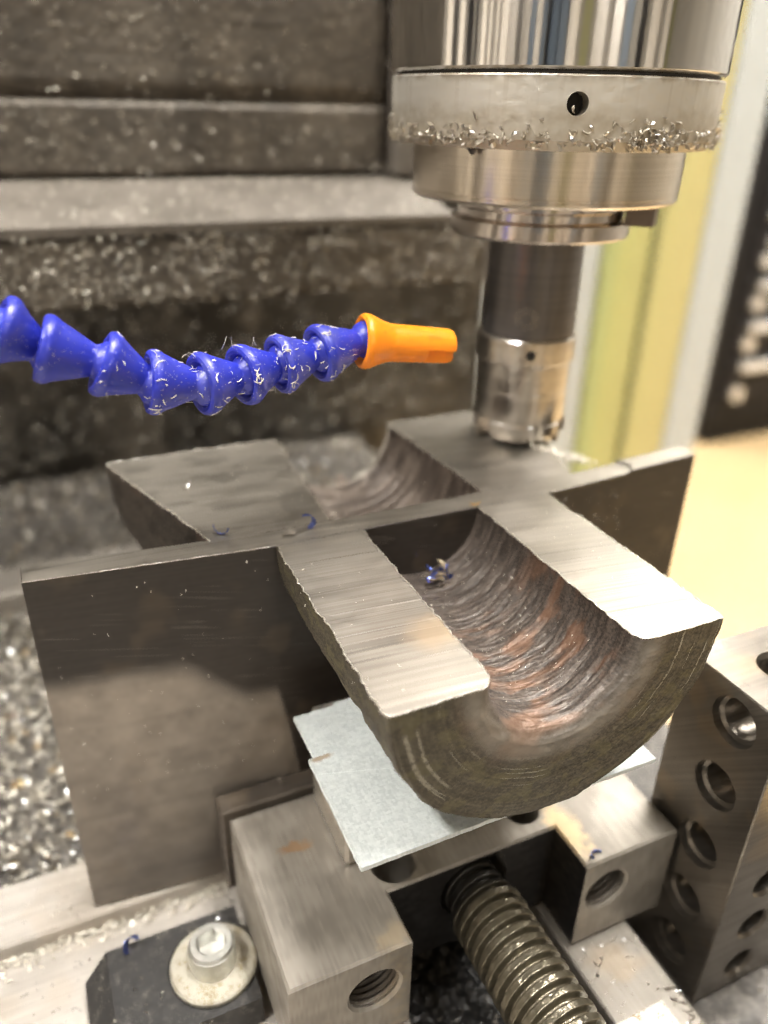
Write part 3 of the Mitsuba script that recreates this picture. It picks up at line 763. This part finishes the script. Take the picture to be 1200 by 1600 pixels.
# ------------------------------------------------------------------ clamp, washer, bolt
cz = -153.0
pts = []
top = [(-137, -18), (-86.5, -18), (-86.5, -58), (-138, -58)]
cl = hull([(-137, -17.5, cz), (-87, -17.5, cz), (-87, -58, cz), (-137, -58, cz),
           (-146.5, -22, -166.8), (-146.5, -58, -166.8), (-137, -17.5, -166.8), (-87, -17.5, -166.8), (-87, -58.5, -166.8), (-146.0, -22, -160), (-146.0, -58, -160)])
cl -= cyl((-100.3, -38.5, cz - 1.2), (-100.3, -38.5, cz + 3), 17.2)
shape('toe_clamp', cl, 'm_clamp', 20); tag('toe_clamp', 'black steel clamp with one sloping side on the pale base beside the vise', 'clamp')
ws = lathe([(6.6, 0), (15.6, 0), (16.2, .5), (16.2, 2.2), (15.4, 2.9), (6.6, 2.9)], 72, True)
shape('washer', orient(ws, (-100.3, -38.5, cz - 1.1), (0, 0, 1)), 'm_washer', 30); tag('washer', 'thick dirty round washer lying on the black clamp', 'washer')
def bolt_head(r, h, n=120):
    a = np.arange(n * 2) * math.pi / n
    rr = np.where(np.arange(n * 2) % 4 < 2, r, r - .28)
    prof = [(0, 0.995), (1.4, 0.999), (h - 1.6, 0.999), (h - 1.4, .97), (h - .7, .96), (h, .90)]
    v = []
    for i, (z, s) in enumerate(prof):
        q = rr if 0 < i < 3 else np.full(n * 2, r - .15)
        v.append(np.c_[q * s * np.cos(a), q * s * np.sin(a), np.full(n * 2, z)])
    v = np.vstack(v + [[[0, 0, 0], [0, 0, h]]]); m = n * 2; f = []
    for k in range(len(prof) - 1):
        A = k * m + np.arange(m); B = k * m + (np.arange(m) + 1) % m
        f += [np.c_[A, B, B + m], np.c_[A, B + m, A + m]]
    c0 = len(v) - 2; A = np.arange(m); B = (A + 1) % m; L = (len(prof) - 1) * m
    f += [np.c_[np.full(m, c0), B, A], np.c_[np.full(m, c0 + 1), A + L, B + L]]
    return tm(v, np.vstack(f))
bh = man(bolt_head(8.7, 11.5))
hexp = m3.Manifold.cylinder(9, 5.6, 5.6, 6).translate([0, 0, 4.5])
bh = (bh - hexp - m3.Manifold.cylinder(1.0, 4.8, 5.9, 40).translate([0, 0, 10.8])).rotate([0, 0, 14]).translate([-100.3, -38.5, cz + 1.8])
shape('socket_bolt', bh, 'm_bolt', 25); tag('socket_bolt', 'silver hex socket bolt with a knurled head on the washer', 'bolt')

# ------------------------------------------------------------------ spindle, tool holder, cutter
AX, AY = 82.3, 62.4
def at_axis(m):
    m = m.copy(); m.apply_translation([AX, AY, 0]); return m
S = 'spindle_head'
shape(S + '__housing', at_axis(lathe([(0, 149.2), (62.8, 149.2), (64.0, 150.2), (64.2, 420), (0, 420)], 160)), 'm_chrome', 25)
shape(S + '__groove', at_axis(lathe([(0, 147.9), (61.6, 147.9), (61.6, 149.3), (0, 149.3)], 128)), 'm_black', 25)
col = man(at_axis(lathe([(0, 125), (61.0, 125), (63.4, 128.2), (63.6, 147.4), (63.2, 148.0), (0, 148.0)], 160)))
hd = np.array([53.2 - AX, 5.9 - AY, 0]); hd /= np.linalg.norm(hd)
c0 = np.array([AX, AY, 139.4])
col -= cyl(c0 + hd * 45, c0 + hd * 70, 3.6, n=40)
shape(S + '__collar', col, 'm_collar', 25)
labels[S + '__collar'] = {'label': 'dull collar with a black hole, crusted with chips'}
shape(S + '__hole_lining', cyl(c0 + hd * 44, c0 + hd * 52, 3.62, n=40), 'm_black', 30)
shape(S + '__nose', at_axis(lathe([(0, 105.5), (52.8, 105.5), (54.0, 106.6), (54.0, 107.6), (53.7, 107.8), (53.7, 108.4), (54, 108.6), (54.2, 124.9), (0, 124.9)], 160)), 'm_nose', 25)
kd = np.array([math.cos(math.radians(-48)), math.sin(math.radians(-48))]); kn = np.array([-kd[1], kd[0]])
kp = []
for a, b, z in ((36, -7, 97), (47, -7, 97), (36, 7, 97), (47, 7, 97), (36, -7, 105.4), (47, -7, 105.4), (36, 7, 105.4), (47, 7, 105.4)):
    q = kd * a + kn * b; kp.append((AX + q[0], AY + q[1], z))
shape(S + '__drive_key', hull(kp), 'm_key', False)
labels[S + '__drive_key'] = {'label': 'dark drive key under the nose'}
# oil drop under the collar
dp = np.array([AX, AY]) + 57 * np.array([math.cos(math.radians(-152)), math.sin(math.radians(-152))])
shape(S + '__oil_drop', orient(lathe([(0, -2.6), (.9, -2.0), (1.5, -.8), (2.6, 0), (0, 0)], 24), (dp[0], dp[1], 125), (0, 0, 1)), 'm_screw', True)
tag(S, 'chrome spindle head with a chip crusted collar and brushed steel nose', 'spindle')
H = 'tool_holder'
shape(H + '__flange', at_axis(lathe([(0, 91.2), (36.4, 91.2), (37.3, 92.2), (37.3, 97.4), (34.5, 98.6), (34.5, 101.4), (37.0, 102.6), (37.0, 105.2), (0, 105.2)], 128)), 'm_flange', 25)
shape(H + '__shank', at_axis(lathe([(0, 49.4), (20.5, 49.4), (20.6, 52), (20.3, 84), (20.5, 91.1), (0, 91.1)], 96)), 'm_shank', 25)
# a faint round mark etched on the shank
ed = np.array([69.9 - AX, 46.1 - AY, 0]); ed /= np.linalg.norm(ed); et = np.array([-ed[1], ed[0], 0])
def mark(rad, th=.2):
    g = np.linspace(0, 2 * math.pi, 40)
    q = []
    for t in g:
        w = rad * math.cos(t) / 20.6
        d = ed * math.cos(w) + et * math.sin(w)
        q.append([AX + d[0] * 20.62, AY + d[1] * 20.62, 58.5 + rad * .95 * math.sin(t)])
    return tube(q, th, 4)
shape(H + '__etched_ring', cat(mark(4.6), mark(2.9)), 'm_flange', True)
tag(H, 'tool holder with a brushed flange and a black shank under the spindle nose', 'tool holder')
C = 'milling_cutter'
body = man(at_axis(lathe([(0, 1.6), (17.5, 1.6), (20.0, 2.4), (21.4, 5), (21.4, 9.6), (20.5, 10.4), (20.4, 24), (20.2, 24.4), (20.4, 24.8), (20.5, 36.6), (20.0, 37.6), (0, 37.6)], 128)))
for q in range(3):
    a = math.radians(-62 + 120 * q); d = np.array([math.cos(a), math.sin(a), 0]); t = np.array([-d[1], d[0], 0]); c = np.array([AX, AY, 0])
    pk = hull([c + d * 13 + t * 0 + [0, 0, -3], c + d * 26 + t * 0 + [0, 0, -3], c + d * 26 + t * 9 + [0, 0, -3], c + d * 16 + t * 9 + [0, 0, -3],
               c + d * 16 + t * 0 + [0, 0, 10], c + d * 26 + t * 0 + [0, 0, 10], c + d * 26 + t * 7 + [0, 0, 12], c + d * 19.5 + t * 7 + [0, 0, 12]])
    body -= pk
    ins = rbox(-0.2, 2.4, -4.2, 4.2, -4.2, 4.2, .4).translate([0, 0, 0])
    M = np.eye(4); M[:3, 0] = t; M[:3, 1] = d; M[:3, 2] = [0, 0, 1]; M[:3, 3] = c + d * 17.3 - t * 0.2 + np.array([0, 0, 5.2])
    if np.linalg.det(M[:3, :3]) < 0: M[:3, 0] *= -1
    shape(C + '__insert' + (f'_{q:03d}' if q else ''), tri(ins).apply_transform(M), 'm_carbide', 20)
shape(C + '__body', body, 'm_cutter', 25)
ring = man(at_axis(lathe([(0, 37.7), (21.2, 37.7), (21.8, 38.5), (21.8, 48.0), (21.0, 49.2), (0, 49.2)], 128)))
rd = np.array([72.1 - AX, 43.2 - AY, 0]); rd /= np.linalg.norm(rd); rc = np.array([AX, AY, 43.2])
ring -= cyl(rc + rd * 17, rc + rd * 24, 2.2, n=24)
shape(C + '__clamp_ring', ring, 'm_cutter', 25)
shape(C + '__screw_hole', cyl(rc + rd * 16, rc + rd * 18, 2.22, n=24), 'm_black', 30)
tag(C, 'round milling cutter with carbide inserts touching the rear arm of the workpiece', 'cutter')

# ------------------------------------------------------------------ coolant hose
RIGHT = np.array([0.91203, -0.40959, 0.02083])
def px(u, v, d):
    return EYE + (RIGHT * (u - 600) / 1218.9 + DOWN * (v - 800) / 1218.9 + FWD) * d
# joint centres along the hose, measured once from its nozzle back to the left
J = [(-172.9, -38.5, 108.0), (-154.0, -20.4, 101.7), None]
joints = np.array([px(-95, 470, 200), px(-3, 513, 209), px(66, 544, 216), px(160, 567, 223), px(235, 597, 230), px(315, 601, 237), px(379, 587, 245), px(436, 570, 253), px(498, 553, 260), px(566, 533, 268)])
K = 'coolant_hose'
for i in range(len(joints) - 1):
    a, b = joints[i], joints[i + 1]; L = np.linalg.norm(b - a); s = 1.0
    pr = [(6.0, 1.2), (7.2, -.7), (8.2, -1.1), (9.2, -.7), (9.7, .4), (9.7, 1.6), (9.2, 2.8), (8.6, 3.6), (7.0, L * .48), (5.3, L * .74), (4.75, L * .82), (4.75, L * .86), (5.3, L * .92), (6.2, L * .99), (6.6, L + 1.6), (6.2, L + 3.4), (5.0, L + 5.0), (3.4, L + 5.6), (2.6, L + 5.4), (2.6, 1.2)]
    shape(K + '__segment' + (f'_{i:03d}' if i else ''), orient(lathe(pr, 56, True), a, b - a), 'm_blue', 35)
n0 = joints[-1]; n1 = px(705, 541, 280); ax = (n1 - n0) / np.linalg.norm(n1 - n0); L = np.linalg.norm(n1 - n0)
pr = [(6.3, 1.5), (7.4, -.5), (8.3, -.9), (9.1, -.3), (9.5, .8), (9.3, 2.2), (8.4, 4.5), (7.2, 7.5), (6.7, 9.5), (6.55, 11), (6.1, L - 2.0), (5.7, L - .6), (5.0, L), (2.8, L), (2.6, L - 8), (2.6, 4)]
nz = man(orient(lathe(pr, 56, True), n0, ax))
upv = np.array([0, 0, 1.0]) - ax * ax[2]; upv /= np.linalg.norm(upv); sdv = np.cross(ax, upv)
cd = sdv * (1 if sdv @ (EYE - n0) > 0 else -1)
e = n1 + cd * 6.0 - upv * 5.0
nz -= hull([e + ax * p * 1.0 + upv * q + cd * r for p in (-11, 4) for q in (-6, 4.5) for r in (-3.2, 4)] )
shape(K + '__nozzle', nz, 'm_orange', 30)
labels[K + '__nozzle'] = {'label': 'orange nozzle with a notched tip'}
tag(K, 'blue segmented coolant hose with an orange nozzle above the workpiece', 'hose')

# ------------------------------------------------------------------ swarf
rng = np.random.default_rng(21)
def flake(rng, s):
    a = rng.uniform(.3, 1.3)
    n = 4
    t = np.linspace(-a, a, n)
    p = np.c_[s * np.sin(t) / max(a, .4), np.zeros(n), s * .6 * (1 - np.cos(t))]
    m = ribbon(p, np.tile([0, 1.0, 0], (n, 1)), s * rng.uniform(.35, .9), .1 * s)
    m.vertices = m.vertices @ rot(rng).T
    return m
def scatter(n, place, size, rng):
    out = []
    for _ in range(n):
        m = flake(rng, rng.uniform(*size)); m.apply_translation(place(rng)); out.append(m)
    return cat(*out)

def heap(x, y):
    return TZ + 9 * float(meshkit.fbm(np.array([x * .02, y * .02, 0]), 3, 5)) + max(0, (y - 330) * .03)
# uneven bed of chips left of and behind the vise
X, Y = np.meshgrid(np.linspace(-420, 180, 150), np.linspace(35, 500, 120), indexing='ij')
Zh = TZ + 1 + 9 * meshkit.fbm(np.stack([X * .02, Y * .02, 0 * X], -1), 3, 5) + np.maximum(0, (Y - 330) * .03) + 5 * (meshkit.fbm(np.stack([X * .16, Y * .16, 0 * X], -1), 3, 6) - .5) - 2
v = np.stack([X, Y, Zh], -1).reshape(-1, 3); i, j = np.meshgrid(np.arange(149), np.arange(119), indexing='ij')
a = (i * 120 + j).ravel(); f = np.vstack([np.c_[a, a + 120, a + 121], np.c_[a, a + 121, a + 1]])
shape('swarf_bed__layer', tm(v, f), 'm_tray', True)
def on_heap(x0, x1, y0, y1):
    def fn(r):
        x, y = r.uniform(x0, x1), r.uniform(y0, y1)
        return (x, y, heap(x, y) + r.uniform(0, 3.5))
    return fn
lo = on_heap(-330, -60, 36, 290); hi = on_heap(-330, 180, 300, 498)
for name, n1_, n2_, mat in (('bright_chips', 2300, 500, 'm_swarf'), ('dull_chips', 2600, 900, 'm_swarf_dull'), ('dark_chips', 1800, 900, 'm_swarf_dark'), ('pale_chips', 2600, 500, 'm_swarf_light'), ('golden_chips', 130, 30, 'm_swarf_gold'), ('red_chips', 26, 4, 'm_swarf_red')):
    shape('swarf_bed__' + name, cat(scatter(n1_, lo, (.9, 2.8), rng), scatter(n2_, hi, (1.5, 4.0), rng)), mat, False)
    labels['swarf_bed__' + name] = {'kind': 'stuff'}
tag('swarf_bed', 'grey metal chips heaped over the machine table beside the plate', 'swarf', kind='stuff')

# chips stuck on the way cover
def on_cover(r):
    w = r.random()
    x = r.uniform(-330, 150)
    dens = meshkit.noise(np.array([[x * .02, w * 5, 1.0]]), 3)[0]
    if w < .42: return (x, 220.5, r.uniform(37, 74))
    x = min(x, 118)
    t = r.random()
    if w < .52: return (x, 222 + 64 * t, 79.6 + 16.6 * t)
    if w < .62: return (x, 286, r.uniform(98, 138))
    return (x, 289.5, 140 + 190 * r.random())
def on_column(r):
    x = r.uniform(-330, 325); z = TZ + 20 + abs(r.normal(0, 90))
    return (x, 503, min(z, 160))
shape('clinging_chips', cat(scatter(3600, on_cover, (.5, 1.7), rng), scatter(1500, on_column, (1.0, 3.0), rng)), 'm_swarf_light', False); tag('clinging_chips', 'bright metal chips clinging to the brown way cover', 'chips', kind='stuff')

# chips in the groove, on the rail and right of the vise
def groove(r):
    x = r.uniform(-230, -86)
    return (x, 4.2 - abs(r.normal(0, 3.2)), -166.6 + abs(r.normal(0, 1.2)))
shape('groove_chips', cat(scatter(620, groove, (.5, 1.5), rng)), 'm_swarf_light', False); tag('groove_chips', 'pale grit and chips lying along the groove in front of the step', 'chips', kind='stuff')
def loose(r):
    w = r.random()
    if w < .25: return (r.uniform(-220, -90), r.uniform(5, 32), -158.4)
    if w < .45: return (r.uniform(54, 59), r.uniform(-135, -112), -158.2)
    if w < .62: return (r.uniform(29, 59), r.uniform(-130, -86), -158.5)
    if w < .75: return (r.uniform(-143, -88), r.uniform(-60, -18), cz + .2)
    return (r.uniform(62, 140), r.uniform(-175, -113), TZ + .6)
shape('loose_chips', scatter(330, loose, (.35, 1.1), rng), 'm_swarf', False); tag('loose_chips', 'fine bright chips strewn over the vise, clamp and table', 'chips', kind='stuff')
def on_work(r):
    w = r.random()
    if w < .5:
        y = -abs(r.uniform(2, 80)); t = r.uniform(.25, 2.7)
        return (-24.3 * math.cos(t), y, -24.3 * math.sin(t))
    if w < .62:
        return (r.uniform(60, 100), r.uniform(-.5, 0) + 1, -r.uniform(4, 30))
    if w < .8:
        x = r.uniform(-135, -60); return (x, float(dy(x)) - .2, -r.uniform(4, 100))
    t = r.uniform(.3, 1.2); y = r.uniform(15, 90)
    return (r.uniform(-60, 30), r.uniform(-60, 80), 0.2) if w < .85 else (-29.5 * math.cos(t + 1.2), y, -29.5 * math.sin(t + 1.2))
def on_top(r):
    while True:
        x, y = r.uniform(-60, 60), r.uniform(-88, 90)
        if abs(x) > 32 and not (y > 30 and x > 40): return (x, y, .15)
def rear_bore(r):
    t = r.normal(1.15, .35); y = r.uniform(20, 88)
    return (-29.5 * math.cos(t), y, -29.5 * math.sin(t) + .6)
shape('bore_dust', cat(scatter(420, on_work, (.18, .55), rng), scatter(70, on_top, (.15, .5), rng), scatter(60, rear_bore, (.4, 1.6), rng)), 'm_swarf_light', False); tag('bore_dust', 'tiny pale metal particles sticking to the bores, plate and flat tops of the workpiece', 'metal dust', kind='stuff')

# shavings crusted on the spindle collar
rg = np.random.default_rng(33); out, out2 = [], []
for _ in range(3000):
    a = math.radians(rg.uniform(-215, -25))
    dens = meshkit.noise(np.array([[a * 3.2, 0, 7.0]]), 2)[0]
    if rg.random() > .12 + 1.9 * max(0, dens - .42): continue
    z = 126.2 + abs(rg.normal(0, 3.6)); r = 63.7 - max(0, 128.2 - z) * .75 + rg.uniform(-.2, .5)
    m = curl(rg, rg.uniform(.5, 1.7), rg.uniform(.2, .6), rg.uniform(.4, 1.7), .2, 6, .1) if rg.random() < .45 else flake(rg, rg.uniform(.5, 2.0))
    m.vertices = m.vertices @ rot(rg).T
    m.apply_translation([AX + r * math.cos(a), AY + r * math.sin(a), z]); (out if rg.random() < .4 else out2).append(m)
shape('collar_shavings__bright_bits', cat(*out), 'm_swarf', False); labels['collar_shavings__bright_bits'] = {'kind': 'stuff'}
shape('collar_shavings__dull_bits', cat(*out2), 'm_swarf_dull', False); labels['collar_shavings__dull_bits'] = {'kind': 'stuff'}
tag('collar_shavings', 'silvery curled shavings crusted round the lower rim of the spindle collar', 'shavings', kind='stuff')

# thread-like shavings on the hose
rg = np.random.default_rng(12); out = []
def thread(R, turn, r=.13, n=9):
    a = np.linspace(0, turn, n)
    p = np.c_[R * np.cos(a), R * np.sin(a), .25 * R * a * .3]
    return p - p.mean(0)
for _ in range(115):
    i = rg.choice([3, 4, 4, 5, 5, 6, 6, 6, 7, 7, 7, 7, 8, 8, 8]); a, b = joints[i], joints[i + 1]
    t = rg.uniform(-.05, 1.0) if rg.random() < .5 else abs(rg.normal(0, .1)) - .04; ax_ = (b - a) / np.linalg.norm(b - a)
    to = EYE - a; to -= ax_ * (to @ ax_); to /= np.linalg.norm(to); s2 = np.cross(ax_, to)
    ph = rg.uniform(-1.5, 1.5); nd = to * math.cos(ph) + s2 * math.sin(ph)
    rad = np.interp(t, [0, .1, .2, .48, .74, .84, .92, 1.0], [9.75, 9.7, 8.9, 7.0, 5.3, 4.8, 5.4, 6.3])
    R0 = rg.uniform(.6, 4.0); p = thread(R0, min(3.4, rg.uniform(.8, 4.5) / R0))
    u = rot(rg)[0]; u -= nd * (u @ nd); u /= np.linalg.norm(u); w = np.cross(nd, u)
    tilt = rg.normal(0, .25)
    q = p[:, :1] * u + p[:, 1:2] * (w * math.cos(tilt) + nd * math.sin(tilt)) + p[:, 2:] * nd
    q = q + a + (b - a) * t + nd * (rad + .1)
    rr = np.full(len(q), rg.uniform(.11, .22)); rr[[0, -1]] = .03
    out.append(tube(q, rr, 5))
for u, v, d, R in ((350, 531, 239, 3.2), (362, 528, 240, 2.6), (300, 548, 233, 2.5), (392, 535, 244, 2.2), (290, 550, 232, 3), (398, 528, 246, 2.0)):
    p = thread(R, 1.6); q = px(u, v + 6, d) + p @ rot(rg).T; out.append(tube(q, .11, 5))
shape('hose_shavings', cat(*out), 'm_swarf_light', True); tag('hose_shavings', 'thin curly steel threads stuck to the blue hose', 'shavings', kind='stuff')

# single chips one can point to
def single(key, label, where, mat, seed, group=None, cat_='metal chip', **kw):
    r = np.random.default_rng(seed)
    m = curl(r, **kw); m.vertices = m.vertices @ rot(r).T
    m.apply_translation([where[0], where[1], where[2] - m.vertices[:, 2].min() - .1])
    shape(key, m, mat, 40); tag(key, label, cat_, group)
single('metal_chip', 'curled blue violet chip lying on the milled plate', (-42, 6.7, 0), 'm_chip_blue', 2, R=3.2, turn=.45, w=2.6, pitch=.5)
single('metal_chip_001', 'dark flat chip beside the blue violet chip on the milled plate', (-51, 5.5, 0), 'm_swarf_dark', 3, R=2.6, turn=.3, w=2.0)
single('metal_chip_002', 'dark blue chip near the left rear corner of the milled arm', (-72.6, 15.5, 0), 'm_chip_blue', 4, R=2.2, turn=.5, w=1.8)
single('metal_chip_003', 'white crescent chip on the left rear arm', (-76.3, 58, 0), 'm_swarf', 5, R=3.2, turn=.33, w=.7)
single('metal_chip_004', 'blue chip on the right leg of the vise jaw', (37.3, -81.0, -112), 'm_chip_blue', 6, R=2.4, turn=.45, w=1.8)
single('metal_chip_005', 'blue and gold chip on the black clamp', (-128.3, -19.6, cz), 'm_chip_blue', 7, R=2.4, turn=.6, w=2.8)
single('metal_chip_006', 'pale crescent chip on the dark jaw plate', (-60.6, -4, -108.5), 'm_swarf', 8, R=3.6, turn=.3, w=.6)
single('metal_chip_007', 'small yellowish chip at the corner where bore meets plate', (23.8, 1.6, 0), 'm_swarf_gold', 9, R=1.5, turn=.5, w=.8)
single('metal_chip_008', 'dark lump of a chip at the inner corner of the left rear arm', (-28.6, 74.5, -.5), 'm_swarf_dark', 10, R=1.3, turn=.9, w=1.6)
rg = np.random.default_rng(90)
for q in range(11):
    k = 'bore_chip' + (f'_{q:03d}' if q else '')
    t = math.pi / 2 + rg.uniform(-.02, .36); y = rg.uniform(-12.5, -3)
    blue = q < 6
    m = curl(rg, rg.uniform(1.6, 3.2), rg.uniform(.25, .5), rg.uniform(1.6, 3.0), .5, 10, .12); m.vertices = m.vertices @ rot(rg).T
    m.apply_translation([-22.6 * math.cos(t), y, -22.0 * math.sin(t) + rg.uniform(0, 2.2)])
    shape(k, m, 'm_chip_blue' if blue else 'm_chip_tan', 40)
    if blue: tag(k, 'blue tempered chip in the small pile at the inner end of the bore', 'metal chip', 'blue chips in the bore')
    else: tag(k, 'tan and straw coloured chip in the small pile at the inner end of the bore', 'metal chip', 'tan chips in the bore')
# ragged chips torn up where the cutter is working
rg = np.random.default_rng(17); out = []
for _ in range(120):
    t = rg.random(); c = np.array([80 + 12 * t, 42 - 24 * t])
    m = flake(rg, rg.uniform(.5, 1.7)); m.apply_translation([c[0] + rg.normal(0, 1.5), c[1] + rg.normal(0, 1.5), rg.uniform(-.8, 1.6)]); out.append(m)
shape('cutting_burr', cat(*out), 'm_swarf_light', False); tag('cutting_burr', 'pale torn metal curling up at the foot of the milling cutter', 'chips', kind='stuff')
